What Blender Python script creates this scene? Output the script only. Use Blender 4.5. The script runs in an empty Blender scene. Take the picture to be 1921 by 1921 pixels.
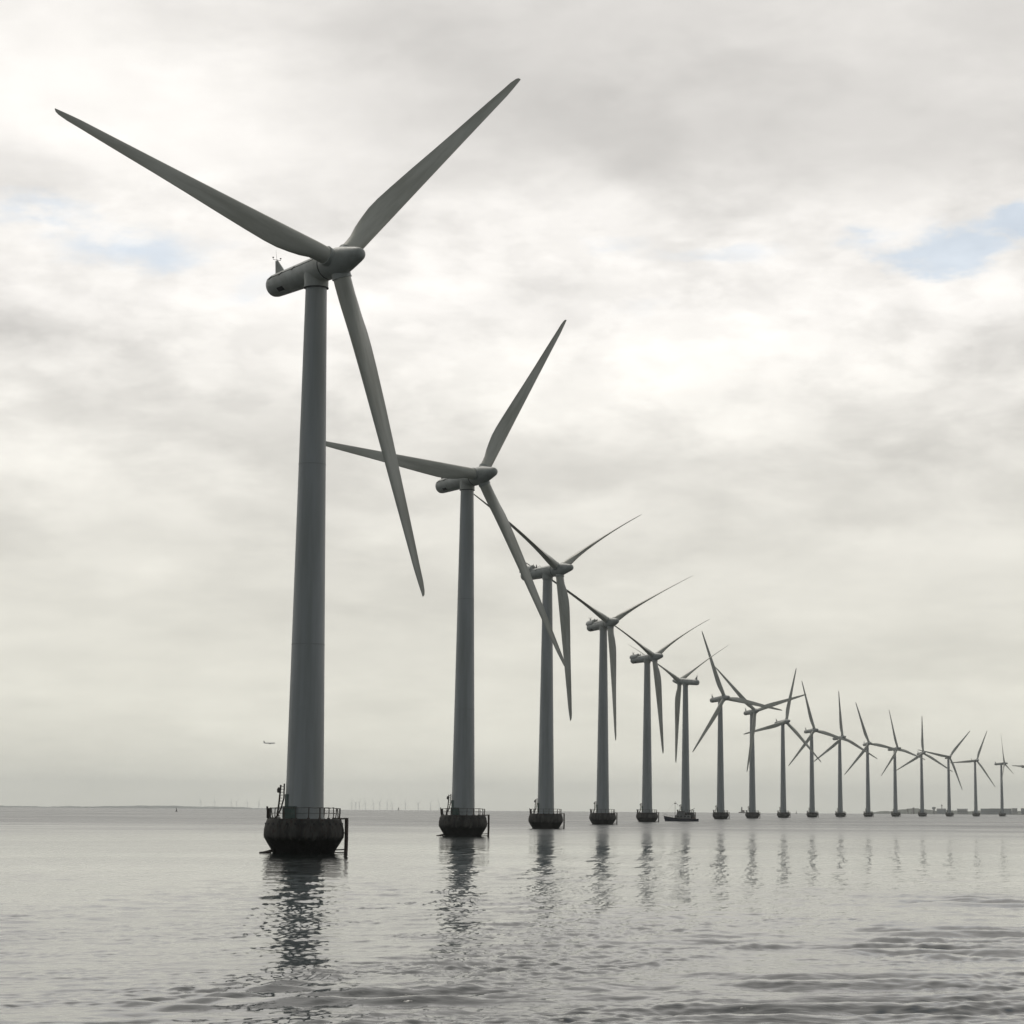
import bpy, math, random
import numpy as np
from mathutils import Matrix, Vector
R = math.radians
random.seed(7)
sc = bpy.context.scene
col = sc.collection

# ------------------------------------------------------------------ camera
H = 4.766                                   # eye height above the sea
ER = 6.371e6 * 1.15                         # earth radius with refraction
def drop(x, y): return -(x * x + y * y) / (2 * ER)
cam_data = bpy.data.cameras.new('camera')
cam = bpy.data.objects.new('camera', cam_data); col.objects.link(cam)
cam_data.sensor_width = 36; cam_data.lens = 4840.158 / 1921 * 36
cam_data.shift_x = -76.78 / 1921; cam_data.shift_y = -235.4 / 1921
cam_data.clip_start = 1; cam_data.clip_end = 100000
cam.matrix_world = Matrix.Translation((0, 0, H)) @ Matrix.Rotation(R(90 + 9.2844), 4, 'X') @ Matrix.Rotation(R(0.4326), 4, 'Z')
sc.camera = cam

# ------------------------------------------------------------------ render settings
sc.render.engine = 'CYCLES'
sc.view_settings.view_transform = 'Standard'; sc.view_settings.look = 'None'
sc.view_settings.exposure = 0; sc.view_settings.gamma = 1
sc.cycles.max_bounces = 6; sc.cycles.volume_bounces = 1
sc.cycles.use_denoising = True
sc.cycles.sample_clamp_indirect = 4

# ------------------------------------------------------------------ sky
SUN_AZ, SUN_EL = -16.0, 54.0               # degrees, azimuth from +Y towards +X
W = bpy.data.worlds.new('World'); sc.world = W; W.use_nodes = True
nt = W.node_tree; nt.nodes.clear()
def val(x): return x
class NB:
    """tiny helper to write node maths"""
    def __init__(s, nt): s.nt = nt; s.L = nt.links
    def m(s, op, a, b=None, c=None, clamp=False):
        n = s.nt.nodes.new('ShaderNodeMath'); n.operation = op; n.use_clamp = clamp
        for i, v in enumerate((a, b, c)):
            if v is None: continue
            if isinstance(v, (int, float)): n.inputs[i].default_value = v
            else: s.L.new(v, n.inputs[i])
        return n.outputs[0]
    def add(s, a, b): return s.m('ADD', a, b)
    def sub(s, a, b): return s.m('SUBTRACT', a, b)
    def mul(s, a, b): return s.m('MULTIPLY', a, b)
    def step(s, x, lo, hi):
        n = s.nt.nodes.new('ShaderNodeMapRange'); n.interpolation_type = 'SMOOTHSTEP'
        s.L.new(x, n.inputs[0]); n.inputs[1].default_value = lo; n.inputs[2].default_value = hi
        return n.outputs[0]
    def noise(s, vec, scale, detail=4, rough=.5, dist=0, w=None):
        n = s.nt.nodes.new('ShaderNodeTexNoise')
        n.inputs['Scale'].default_value = scale; n.inputs['Detail'].default_value = detail
        n.inputs['Roughness'].default_value = rough; n.inputs['Distortion'].default_value = dist
        if vec is not None: s.L.new(vec, n.inputs['Vector'])
        return n.outputs['Fac']
    def xyz(s, x, y, z):
        n = s.nt.nodes.new('ShaderNodeCombineXYZ')
        for i, v in enumerate((x, y, z)):
            if isinstance(v, (int, float)): n.inputs[i].default_value = v
            else: s.L.new(v, n.inputs[i])
        return n.outputs[0]
    def sep(s, v):
        n = s.nt.nodes.new('ShaderNodeSeparateXYZ'); s.L.new(v, n.inputs[0]); return n.outputs
    def curve(s, x, pts):
        n = s.nt.nodes.new('ShaderNodeFloatCurve'); c = n.mapping.curves[0]
        while len(c.points) < len(pts): c.points.new(0.5, 0.5)
        for p, (a, b) in zip(c.points, pts): p.location = (a, b)
        n.mapping.update(); s.L.new(x, n.inputs['Value']); return n.outputs[0]
    def mix(s, f, a, b):
        n = s.nt.nodes.new('ShaderNodeMix'); n.data_type = 'RGBA'
        for k, v in (('Factor', f), ('A', a), ('B', b)):
            i = [q for q in n.inputs if q.name == k and (q.type == ('VALUE' if k == 'Factor' else 'RGBA'))][0]
            if isinstance(v, (int, float)): i.default_value = v
            elif isinstance(v, tuple): i.default_value = (*v, 1)
            else: s.L.new(v, i)
        return [o for o in n.outputs if o.type == 'RGBA'][0]
B = NB(nt)
tc = nt.nodes.new('ShaderNodeTexCoord')
dx, dy, dz = B.sep(tc.outputs['Generated'])
nishita = nt.nodes.new('ShaderNodeTexSky'); nishita.sky_type = 'NISHITA'; nishita.sun_disc = False
nishita.sun_elevation = R(SUN_EL); nishita.sun_rotation = R(SUN_AZ)
az = B.m('DEGREES', B.m('ARCTAN2', dx, dy)); el = B.m('DEGREES', B.m('ARCSINE', dz))
# clouds lie in a sheet: noise is laid on a plane overhead, so it flattens towards the horizon
hz = B.add(B.m('MAXIMUM', dz, 0.0), 0.20)
px, py = B.m('DIVIDE', dx, hz), B.m('DIVIDE', dy, hz)
P = B.xyz(px, py, 0.0)
n_big = B.noise(P, 2.8, 5, .5, .3)
n_mid = B.noise(B.xyz(B.add(px, 7.3), B.add(py, 2.1), 1.7), 9.0, 7, .52, .3)
n_puff = B.noise(B.xyz(B.mul(az, .22), B.mul(el, .5), 3.3), 1.0, 9, .52, .2)
n_puff2 = B.noise(B.xyz(B.mul(az, .45), B.add(B.mul(el, .95), 4.0), 6.3), 1.0, 8, .55, .3)
n_puff3 = B.noise(B.xyz(B.mul(az, .75), B.add(B.mul(el, 1.5), 4.0), 1.3), 1.0, 7, .5, .1)
# a small-scale warp in angle for the ragged cloud edges
A3 = B.xyz(B.mul(az, .22), B.mul(el, .5), 0.0)
w1 = B.sub(B.noise(A3, 1.6, 7, .6), .5); w2 = B.sub(B.noise(B.xyz(B.mul(az, .22), B.mul(el, .5), 9.1), 1.6, 7, .6), .5)
azw = B.add(az, B.mul(w1, 5.0)); elw = B.add(el, B.mul(w2, 2.2))
def blob(a0, e0, sa, se, amp):
    u = B.mul(B.sub(azw, a0), 1 / sa); v = B.mul(B.sub(elw, e0), 1 / se)
    return B.mul(B.m('EXPONENT', B.mul(B.add(B.mul(u, u), B.mul(v, v)), -1.0)), amp)
lev = B.curve(B.m('DIVIDE', el, 90.0, clamp=True),
    [(0, .86), (.02, .84), (.04, .81), (.06, .80), (.08, .84), (.105, .89), (.135, .91), (.165, .84), (.2, .80), (.3, .76), (.5, .64), (1, .50)])
CLOUDS = [(-11, 16.3, 3.6, 2.0, .22), (-8.3, 14.6, 3.0, 1.4, .12), (3.9, 14.9, 6.0, 1.7, -.17), (9.5, 15.2, 3, 2.2, -.07),
          (10.4, 10.2, 1.3, .9, -.10), (8.2, 8.2, 4.2, .8, -.13), (-11, 10.3, 2.2, .7, -.10), (-6.5, 8.4, 3, .8, -.06),
          (1.4, 10.4, 3, .9, .02), (5.8, 11.2, 3.5, .9, .06), (-3.5, 17.2, 3, .9, -.05), (0, 5.8, 6, .35, -.05),
          (-5, 4.3, 5, .3, -.04), (0.5, 4.9, 3, .3, .04), (-11, 7, 3, .6, .05), (5, 3.1, 6, .25, -.03), (8, 6.2, 4, .4, -.04)]
for c in CLOUDS: lev = B.add(lev, blob(*c))
lev = B.add(lev, B.mul(B.sub(n_big, .5), .26)); lev = B.add(lev, B.mul(B.mul(B.sub(n_mid, .5), .10), B.sub(1.0, B.mul(B.step(el, 13.0, 15.5), .6)))); lump = B.add(B.mul(B.step(n_puff, .36, .60), .15), B.add(B.mul(B.step(n_puff2, .34, .66), .07), B.mul(B.mul(B.step(n_puff3, .40, .60), B.step(el, 6.5, 9.5)), B.mul(B.sub(1.0, B.step(el, 12.5, 14.5)), .07))))
lev = B.add(lev, B.mul(B.sub(lump, .12), B.mul(B.add(.35, B.mul(B.step(el, 3.0, 9.0), .75)), B.sub(1.0, B.mul(B.step(el, 12.8, 15.0), .6)))))
# the cloud deck behind the viewer is thick and dark, the light comes from ahead
front = B.step(dy, -.35, .75)
lev = B.mul(lev, B.add(B.mul(front, .72), .28))
tint = B.mix(B.m('DIVIDE', el, 11.0, clamp=True), (1.0, .98, .85), (1.0, .970, .93))
tint = B.mix(front, (.90, .98, 1.02), tint)
vm = nt.nodes.new('ShaderNodeVectorMath'); vm.operation = 'SCALE'
nt.links.new(tint, vm.inputs[0]); nt.links.new(lev, vm.inputs['Scale'])
cloud = vm.outputs[0]
hole = None
for h_ in [(8.7, 12.4, 1.7, .45, 1.4), (10.6, 12.8, 1.5, .40, 1.4), (3.6, 12.3, 1.7, .3, .55), (1.6, 12.5, .8, .25, .4), (-9.4, 12.2, 2.1, .55, .95),
           (-11.6, 12.9, 1.5, .35, .8), (-6.6, 11.4, 1.0, .4, .5), (1.9, 10.9, 1.4, .25, .40), (-30, 25, 9, 4, 1), (38, 20, 9, 3, 1), (20, 40, 14, 6, 1)]:
    b_ = blob(*h_); hole = b_ if hole is None else B.m('MAXIMUM', hole, b_)
hole = B.step(B.add(hole, B.add(B.mul(B.sub(n_puff, .5), .7), B.mul(B.sub(n_puff2, .5), .7))), .18, 1.15)
# clear air seen through thin high haze: the Nishita sky veiled by cloud light
sv = nt.nodes.new('ShaderNodeVectorMath'); sv.operation = 'SCALE'; nt.links.new(nishita.outputs[0], sv.inputs[0]); sv.inputs['Scale'].default_value = .1
veil = nt.nodes.new('ShaderNodeMix'); veil.data_type = 'RGBA'
clear = B.mix(.60, cloud, B.mix(.3, (.50, .66, .84), sv.outputs[0]))
final = B.mix(B.mul(hole, .88), cloud, clear)
nt.nodes.remove(veil)
ten = nt.nodes.new('ShaderNodeVectorMath'); ten.operation = 'SCALE'; nt.links.new(final, ten.inputs[0]); ten.inputs['Scale'].default_value = 10
bg = nt.nodes.new('ShaderNodeBackground'); nt.links.new(ten.outputs[0], bg.inputs[0]); bg.inputs[1].default_value = .1
wo = nt.nodes.new('ShaderNodeOutputWorld'); nt.links.new(bg.outputs[0], wo.inputs[0])

# ------------------------------------------------------------------ sun behind the cloud deck
sd = bpy.data.lights.new('sun', 'SUN'); sd.energy = 1.1; sd.angle = R(30); sd.color = (1, .95, .86)
sun = bpy.data.objects.new('sun', sd); col.objects.link(sun)
d = Vector((math.sin(R(SUN_AZ)) * math.cos(R(SUN_EL)), math.cos(R(SUN_AZ)) * math.cos(R(SUN_EL)), math.sin(R(SUN_EL))))
sun.rotation_euler = d.to_track_quat('Z', 'Y').to_euler(); sun.location = d * 300

# ------------------------------------------------------------------ materials
def mat(name, base, rough=.6, metal=0, var=None, var_scale=1.0, var_amt=.5, bump=0, bump_scale=5, ior=1.5, stretch=(1, 1, 1), coords='Object'):
    m = bpy.data.materials.new(name); m.use_nodes = True; t = m.node_tree; b = NB(t)
    p = t.nodes['Principled BSDF']; p.inputs['Base Color'].default_value = (*base, 1)
    p.inputs['Roughness'].default_value = rough; p.inputs['Metallic'].default_value = metal; p.inputs['IOR'].default_value = ior
    if var or bump:
        c = t.nodes.new('ShaderNodeTexCoord'); mp = t.nodes.new('ShaderNodeMapping'); mp.inputs['Scale'].default_value = stretch
        t.links.new(c.outputs[coords], mp.inputs[0])
    if var:
        f = b.noise(mp.outputs[0], var_scale, 6, .6)
        f = b.mul(b.step(f, .35, .7), var_amt)
        t.links.new(b.mix(f, base, var), p.inputs['Base Color'])
        t.links.new(b.add(b.mul(f, .2), rough), p.inputs['Roughness'])
    if bump:
        bn = t.nodes.new('ShaderNodeBump'); bn.inputs['Strength'].default_value = bump; bn.inputs['Distance'].default_value = .05
        t.links.new(b.noise(mp.outputs[0], bump_scale, 5, .6), bn.inputs['Height']); t.links.new(bn.outputs[0], p.inputs['Normal'])
    return m
M = {}
M['tower'] = mat('tower_paint', (.50, .515, .515), .45, var=(.37, .385, .365), var_scale=.9, var_amt=.7, stretch=(1, 1, .07))
M['joint'] = mat('flange_paint', (.40, .41, .40), .6)
M['shell'] = mat('nacelle_gelcoat', (.52, .53, .50), .38, var=(.38, .385, .35), var_scale=.8, var_amt=.8)
M['blade'] = mat('blade_gelcoat', (.72, .70, .62), .34, var=(.50, .485, .41), var_scale=.4, var_amt=.85, stretch=(.25, 2, 2))
M['seam'] = mat('dark_seal', (.03, .03, .032), .7)
M['steel'] = mat('weathered_steel', (.06, .05, .045), .7, var=(.10, .05, .03), var_scale=3, var_amt=.7)
M['rail'] = mat('galvanised_rail', (.13, .125, .115), .6, var=(.10, .06, .04), var_scale=2, var_amt=.7)
M['cabinet'] = mat('cabinet_paint', (.10, .15, .13), .6)
M['navy'] = mat('navy_hull_paint', (.012, .018, .05), .35, var=(.03, .03, .05), var_scale=.8)
M['boatwhite'] = mat('boat_superstructure_paint', (.28, .27, .26), .5, var=(.14, .13, .12), var_scale=1.2, var_amt=.8)
M['glass'] = mat('dark_window_glass', (.02, .025, .03), .08)
M['alu'] = mat('aircraft_paint', (.6, .6, .58), .35)
M['land'] = mat('shore_vegetation', (.045, .055, .035), .9, var=(.08, .08, .06), var_scale=.02)
M['hill'] = mat('far_shore', (.05, .07, .06), .9, var=(.08, .09, .08), var_scale=.004)
M['wallgrey'] = mat('building_cladding', (.10, .13, .15), .7, var=(.07, .09, .11), var_scale=.05)
M['wallpale'] = mat('pale_building_wall', (.24, .23, .21), .8, var=(.18, .17, .15), var_scale=.05)
M['roofdark'] = mat('dark_roofing', (.05, .055, .06), .8)
M['brick'] = mat('brick_masonry', (.16, .10, .08), .85, var=(.11, .08, .06), var_scale=.5)
M['farwhite'] = mat('far_turbine_paint', (.72, .73, .73), .5)
M['sailwhite'] = mat('sail_cloth', (.2, .2, .19), .8)
M['buoy'] = mat('buoy_paint', (.05, .06, .05), .5)
# foundation concrete: grey brown, rusty below the deck edge, black with algae near the water
m = bpy.data.materials.new('foundation_concrete'); m.use_nodes = True; t = m.node_tree; b = NB(t); p = t.nodes['Principled BSDF']
c = t.nodes.new('ShaderNodeTexCoord'); o = c.outputs['Object']; x, y, z = b.sep(o)
mp = t.nodes.new('ShaderNodeMapping'); mp.inputs['Scale'].default_value = (1.1, 1.1, .35); t.links.new(o, mp.inputs[0])
mottle = b.noise(mp.outputs[0], 1.2, 7, .65)
run = b.noise(mp.outputs[0], 3.5, 6, .6)
ccol = b.mix(b.step(mottle, .35, .65), (.040, .038, .035), (.105, .098, .088))
ccol = b.mix(b.mul(b.step(run, .5, .68), .75), ccol, (.060, .028, .016))
wet = b.step(b.add(z, b.mul(b.sub(mottle, .5), 1.1)), 1.25, 1.85)
ccol = b.mix(wet, (.0035, .004, .0035), ccol)
t.links.new(ccol, p.inputs['Base Color'])
t.links.new(b.add(b.mul(wet, .3), .5), p.inputs['Roughness']); t.links.new(b.add(b.mul(wet, .22), .04), p.inputs['Specular IOR Level'])
bn = t.nodes.new('ShaderNodeBump'); bn.inputs['Strength'].default_value = .5; bn.inputs['Distance'].default_value = .08
t.links.new(run, bn.inputs['Height']); t.links.new(bn.outputs[0], p.inputs['Normal'])
M['concrete'] = m
# sea water
m = bpy.data.materials.new('sea_water'); m.use_nodes = True; t = m.node_tree; b = NB(t); p = t.nodes['Principled BSDF']
p.inputs['Base Color'].default_value = (.012, .018, .017, 1); p.inputs['IOR'].default_value = 1.333
g = t.nodes.new('ShaderNodeNewGeometry'); pos = g.outputs['Position']; x, y, z = b.sep(pos)
flat = b.xyz(x, y, 0.0)
mp = t.nodes.new('ShaderNodeMapping'); mp.inputs['Rotation'].default_value = (0, 0, R(20)); mp.inputs['Scale'].default_value = (.55, 1.25, 1); t.links.new(flat, mp.inputs[0])
n1 = b.noise(mp.outputs[0], 2.6, 4, .6, .6)
n2 = b.noise(mp.outputs[0], .55, 5, .55, .4)
patch = b.step(b.noise(flat, .018, 4, .6, .5), .38, .62)
hgt = b.add(b.mul(n1, .010), b.mul(n2, .06))
hgt = b.mul(hgt, b.add(b.mul(patch, .75), .45))
bn = t.nodes.new('ShaderNodeBump'); bn.inputs['Strength'].default_value = 1; bn.inputs['Distance'].default_value = 1.0
t.links.new(hgt, bn.inputs['Height']); t.links.new(bn.outputs[0], p.inputs['Normal'])
# fine capillary ripples, finer than the mesh, are roughness; open water further out is more ruffled
r2 = b.m('SQRT', b.add(b.mul(x, x), b.mul(y, y)))
gust = b.step(b.noise(b.xyz(b.mul(x, .006), b.mul(y, .013), 0.0), 1.0, 4, .6, .8), .35, .65)
t.links.new(b.add(b.mul(b.step(r2, 90, 900), b.add(.22, b.mul(gust, .08))), b.add(b.mul(patch, .03), .015)), p.inputs['Roughness'])
M['sea'] = m

# ------------------------------------------------------------------ mesh helpers
class MB:
    def __init__(s): s.v = []; s.f = []; s.smooth = []
    def quadgrid(s, rings, close=True, cap0=True, cap1=True, smooth=True):
        """rings: list of lists of points, all the same length"""
        b0 = len(s.v); n = len(rings[0])
        for r in rings: s.v += [tuple(q) for q in r]
        for i in range(len(rings) - 1):
            for j in range(n if close else n - 1):
                k = (j + 1) % n
                s.f.append((b0 + i * n + j, b0 + i * n + k, b0 + (i + 1) * n + k, b0 + (i + 1) * n + j)); s.smooth.append(smooth)
        if cap0: s.f.append(tuple(b0 + j for j in reversed(range(n)))); s.smooth.append(False)
        if cap1: s.f.append(tuple(b0 + (len(rings) - 1) * n + j for j in range(n))); s.smooth.append(False)
        return s
    def lathe(s, prof, n=32, axis='z', org=(0, 0, 0), cap0=True, cap1=True, smooth=True):
        rings = []
        for r, h in prof:
            ring = []
            for j in range(n):
                a = 2 * math.pi * j / n; ca, sa = math.cos(a) * r, math.sin(a) * r
                q = (ca, sa, h) if axis == 'z' else (h, ca, sa)
                ring.append((q[0] + org[0], q[1] + org[1], q[2] + org[2]))
            rings.append(ring)
        return s.quadgrid(rings, True, cap0, cap1, smooth)
    def box(s, cx, cy, cz, lx, ly, lz, rz=0, bev=0):
        ca, sa = math.cos(rz), math.sin(rz)
        def ring(z, ins):
            hx, hy = lx / 2 - ins, ly / 2 - ins
            k = min(hx, hy) * .15 if bev == 0 else bev
            pts = [(-hx, -hy), (hx, -hy), (hx, hy), (-hx, hy)]
            return [(cx + ca * a - sa * b_, cy + sa * a + ca * b_, z) for a, b_ in pts]
        if bev: rings = [ring(cz - lz / 2, bev), ring(cz - lz / 2 + bev, 0), ring(cz + lz / 2 - bev, 0), ring(cz + lz / 2, bev)]
        else: rings = [ring(cz - lz / 2, 0), ring(cz + lz / 2, 0)]
        return s.quadgrid(rings, smooth=False)
    def tube(s, pts, r, n=8):
        pts = [Vector(q) for q in pts]; rings = []
        for i, q in enumerate(pts):
            t_ = (pts[min(i + 1, len(pts) - 1)] - pts[max(i - 1, 0)]).normalized()
            a = t_.orthogonal().normalized() if i == 0 else (rings_a - t_ * rings_a.dot(t_)).normalized()
            rings_a = a; b_ = t_.cross(a)
            rr = r[i] if isinstance(r, (list, tuple)) else r
            rings.append([q + (a * math.cos(2 * math.pi * j / n) + b_ * math.sin(2 * math.pi * j / n)) * rr for j in range(n)])
        return s.quadgrid(rings)
    def mesh(s, name):
        me = bpy.data.meshes.new(name); me.from_pydata([tuple(q) for q in s.v], [], s.f)
        me.polygons.foreach_set('use_smooth', s.smooth); me.update(); return me
    def build(s, name, material, parent=None, auto=None):
        me = s.mesh(name); me.materials.append(material)
        o = bpy.data.objects.new(name, me); col.objects.link(o)
        if parent: o.parent = parent
        if auto:
            me.polygons.foreach_set('use_smooth', [True] * len(me.polygons)); me.set_sharp_from_angle(angle=R(auto))
        return o
def tag(o, label=None, cat=None, group=None, kind=None):
    for k, v in (('label', label), ('category', cat), ('group', group), ('kind', kind)):
        if v: o[k] = v
    return o
def empty(name, loc, rz=0):
    o = bpy.data.objects.new(name, None); col.objects.link(o); o.location = loc; o.rotation_euler = (0, 0, rz); o.empty_display_size = 2
    return o
def copy_part(o, parent, keep=True):
    c = o.copy(); col.objects.link(c); c.parent = parent
    for ch in [q for q in o.children]: copy_part(ch, c)
    return c

# ------------------------------------------------------------------ the sea
def build_sea():
    rng = np.random.default_rng(11)
    rr = [46.0]
    while rr[-1] < 900:
        r_ = rr[-1]; rr.append(r_ + max(.07, .32 * r_ * r_ / (H * 2580)))
    near = len(rr)
    while rr[-1] < 24500: rr.append(rr[-1] * 1.06)
    rr = [4, 12, 24, 36, 42] + rr; rr = np.array(rr)
    fine = np.radians(np.linspace(-18, 17, 1500)); coarse = np.radians(np.linspace(17, 342, 60)[1:-1])
    th = np.concatenate([fine, coarse])
    RR, TH = np.meshgrid(rr, th, indexing='ij')
    X, Y = RR * np.sin(TH), RR * np.cos(TH)
    dr = np.gradient(rr)[:, None]
    Z = np.zeros_like(X)
    nf = len(fine); i0 = 5; i1 = 5 + near
    x, y, drr = X[i0:i1, :nf], Y[i0:i1, :nf], dr[i0:i1]
    def lf(s, seed, k=6):       # low-frequency patch field 0..1
        g_ = np.random.default_rng(seed); a_ = np.zeros_like(x)
        for _ in range(k):
            an = g_.uniform(0, 2 * np.pi); ll = s * g_.uniform(.6, 1.8); a_ += np.sin((x * np.cos(an) + y * np.sin(an) * .6) * 2 * np.pi / ll + g_.uniform(0, 6.3))
        return 1 / (1 + np.exp(-a_ * 1.1))
    calm = .45 + .9 * lf(26, 3)
    calm2 = .4 + 1.3 * lf(9, 5) ** 1.5
    side = .78 + .45 * np.exp(-((x / y + .02) / .09) ** 2)         # a little smoother on the left
    wind = np.radians(130)
    z = np.zeros_like(x)
    lams = np.exp(rng.uniform(np.log(.34), np.log(6), 120))
    for k_, lam in enumerate(lams):
        an = wind + rng.normal(0, .75)
        kx, ky = np.cos(an) * 2 * np.pi / lam, np.sin(an) * 2 * np.pi / lam
        slope = .0145 * (1.55 if lam < 1.2 else 1.0 if lam < 3 else .72 * (3 / lam) ** .5)
        amp = slope * lam / (2 * np.pi)
        # wavelength seen along the view direction against the mesh spacing
        kr = np.abs(kx * np.sin(TH[i0:i1, :nf]) + ky * np.cos(TH[i0:i1, :nf]))
        att = np.exp(-(kr * drr / 2.6) ** 2)
        ph = rng.uniform(0, 6.3)
        mod = calm if lam > 1.6 else calm2
        warp = .35 * np.sin(x * .31 + y * .17 + k_) + .3 * np.sin(x * .11 - y * .23 + 2 * k_)
        z += amp * mod * att * np.sin(kx * x + ky * y + ph + warp)
    z *= side * (.78 + .22 * np.clip((np.hypot(x, y) - 70) / 45, 0, 1))
    # wash of passing boats: smooth long-crested packets
    def packet(cx, cy, ang, lam, slope, lx, ly, ph=0, curv=0.0, eang=None):
        ca, sa = np.cos(np.radians(ang)), np.sin(np.radians(ang))
        u = (x - cx) * ca + (y - cy) * sa                # along the crest
        v = -(x - cx) * sa + (y - cy) * ca + curv * u * u
        wob = .9 * np.sin(u * .55 + ph) + .5 * np.sin(u * 1.3 + 2 * ph)
        ue, ve = u, v
        if eang is not None:
            ce, se = np.cos(np.radians(eang)), np.sin(np.radians(eang)); ue = (x - cx) * ce + (y - cy) * se; ve = -(x - cx) * se + (y - cy) * ce
        env = np.exp(-(ue / lx) ** 2 - (ve / ly) ** 2)
        return slope * lam / (2 * np.pi) * env * np.sin(2 * np.pi * v / lam + ph + wob * .8)
    for a_ in [(5.5, 64, 14, 3.4, .21, 4.5, 4, .4), (8.5, 74, 8, 4.2, .21, 5, 4.5, 1.7), (17, 105, 6, 5.0, .16, 5, 7, 2.5), (24, 142, 6, 6.5, .13, 7, 11, .9), (14, 90, 9, 4.0, .16, 5, 5, .2),
               (-7.9, 68, 14, 2.2, .26, 9, .8, 1.2, 0, 79), (-5.4, 66.5, 10, 3.4, .19, 4.5, 1.5, 3.0, 0, 60), (-9.6, 66, 8, 1.8, .22, 4, .5, .5, 0, 80), (-3.2, 66, 6, 2.4, .18, 3, 1.4, 2.0), (1.5, 70, 20, 3.2, .12, 5, 4, 5.0),
               (11, 66, 12, 3.4, .20, 4.5, 4.5, 2.2), (9, 95, 10, 4.5, .08, 8, 9, 4.0), (3, 86, 5, 3.6, .07, 6, 7, .7)]:
        z += 1.05 * packet(*a_)
    # fade at the border of the detailed patch
    fi = np.minimum(np.arange(nf), nf - 1 - np.arange(nf)) / 60.0
    fr = np.minimum(np.arange(near) / 6.0, (near - 1 - np.arange(near)) / 90.0)
    z *= np.clip(fi, 0, 1)[None, :] * np.clip(fr, 0, 1)[:, None]
    Z[i0:i1, :nf] = z
    Z += -(RR ** 2) / (2 * ER)
    nr, nc = X.shape
    V = np.stack([X, Y, Z], -1).reshape(-1, 3).astype(np.float32)
    i = np.arange(nr - 1)[:, None] * nc; j = np.arange(nc)[None, :]; k = (j + 1) % nc
    F = np.stack([i + j, i + nc + j, i + nc + k, i + k], -1).reshape(-1, 4)
    nv = len(V); V = np.concatenate([V, np.zeros((1, 3), np.float32)])
    tri = np.stack([np.full(nc, nv), np.arange(nc), (np.arange(nc) + 1) % nc], -1)
    loops = np.concatenate([F.ravel(), tri.ravel()]).astype(np.int32)
    tot = np.concatenate([np.full(len(F), 4), np.full(len(tri), 3)]).astype(np.int32)
    start = np.concatenate([[0], np.cumsum(tot)[:-1]]).astype(np.int32)
    me = bpy.data.meshes.new('sea'); me.vertices.add(len(V)); me.vertices.foreach_set('co', V.ravel())
    me.loops.add(len(loops)); me.loops.foreach_set('vertex_index', loops)
    me.polygons.add(len(tot)); me.polygons.foreach_set('loop_start', start)
    me.polygons.foreach_set('use_smooth', np.ones(len(tot), bool)); me.update(calc_edges=True); me.validate()
    me.materials.append(M['sea'])
    o = bpy.data.objects.new('sea', me); col.objects.link(o); tag(o, 'grey rippled sea reflecting the overcast sky', 'sea', kind='structure')
build_sea()

# ------------------------------------------------------------------ haze (sky lies outside it)
hb = MB(); hb.box(0, 0, 90, 50000, 50000, 280)
hz_m = bpy.data.materials.new('haze_air'); hz_m.use_nodes = True; t = hz_m.node_tree; t.nodes.clear()
vo = t.nodes.new('ShaderNodeVolumePrincipled'); vo.inputs['Color'].default_value = (.94, .97, .96, 1)
vo.inputs['Density'].default_value = 5.0e-5; vo.inputs['Anisotropy'].default_value = .45
mo = t.nodes.new('ShaderNodeOutputMaterial'); t.links.new(vo.outputs[0], mo.inputs['Volume'])
haze = hb.build('haze', hz_m); tag(haze, 'thin pale sea haze filling the air', 'haze', kind='stuff')

# ------------------------------------------------------------------ wind turbines
HUB, TILT, OVER, CONE = 61.49, .0845, 3.76, .0335
DECK = 3.51
def blade_mesh(bend=0.0, pitch=0.0):
    mb = MB(); rings = []; n = 28
    st = [(1.45, 1.9, 1), (2.6, 1.9, 1), (3.6, 1.98, .93), (4.8, 2.28, .74), (6.2, 2.48, .57), (7.8, 2.64, .44), (9.5, 2.64, .37), (12, 2.5, .31), (16, 2.22, .27),
          (20, 1.9, .24), (24, 1.6, .22), (28, 1.32, .2), (31, 1.1, .19), (33.5, .9, .18), (35, .74, .17), (36, .52, .16), (36.4, .34, .15), (36.55, .12, .15)]
    for s_, ch, tr in st:
        le = .95 - .62 * max(0, (s_ - 3)) / 33.5
        if s_ > 34: le -= (s_ - 34) * .06
        te = le - ch
        tw = R(13 * max(0, 1 - (s_ - 2) / 22) ** 1.3 * min(1, max(0, (s_ - 2.2) / 3)) - 1)
        w = min(1, max(0, (1 - tr) / .6))              # circle -> aerofoil
        ring = []
        for j in range(n):
            a = 2 * math.pi * j / n
            xc = (1 + math.cos(a)) / 2                 # 1 at leading edge ... 0 trailing edge
            x_ = te + ch * xc
            yc = math.sin(a) * ch * tr / 2 if w == 0 else 0
            q = 1 - xc
            naca = 5 * tr * ch * (.2969 * math.sqrt(q) - .126 * q - .3516 * q * q + .2843 * q ** 3 - .1015 * q ** 4)
            circ = math.sqrt(max(0, .25 - (xc - .5) ** 2)) * ch * tr
            th_ = (1 - w) * circ + w * naca
            z_ = th_ * (1 if math.sin(a) >= 0 else -1) + w * .035 * ch * math.sin(math.pi * xc)
            c_, s2 = math.cos(-tw), math.sin(-tw)
            bd = bend * 36.5 * (max(0, s_ - 2) / 34.5) ** 2
            ring.append((s_ - abs(bd) * .02, x_ * c_ - z_ * s2 + bd * math.cos(R(pitch)), x_ * s2 + z_ * c_ + bd * math.sin(R(pitch))))
        rings.append(ring)
    mb.quadgrid(rings); return mb
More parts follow.
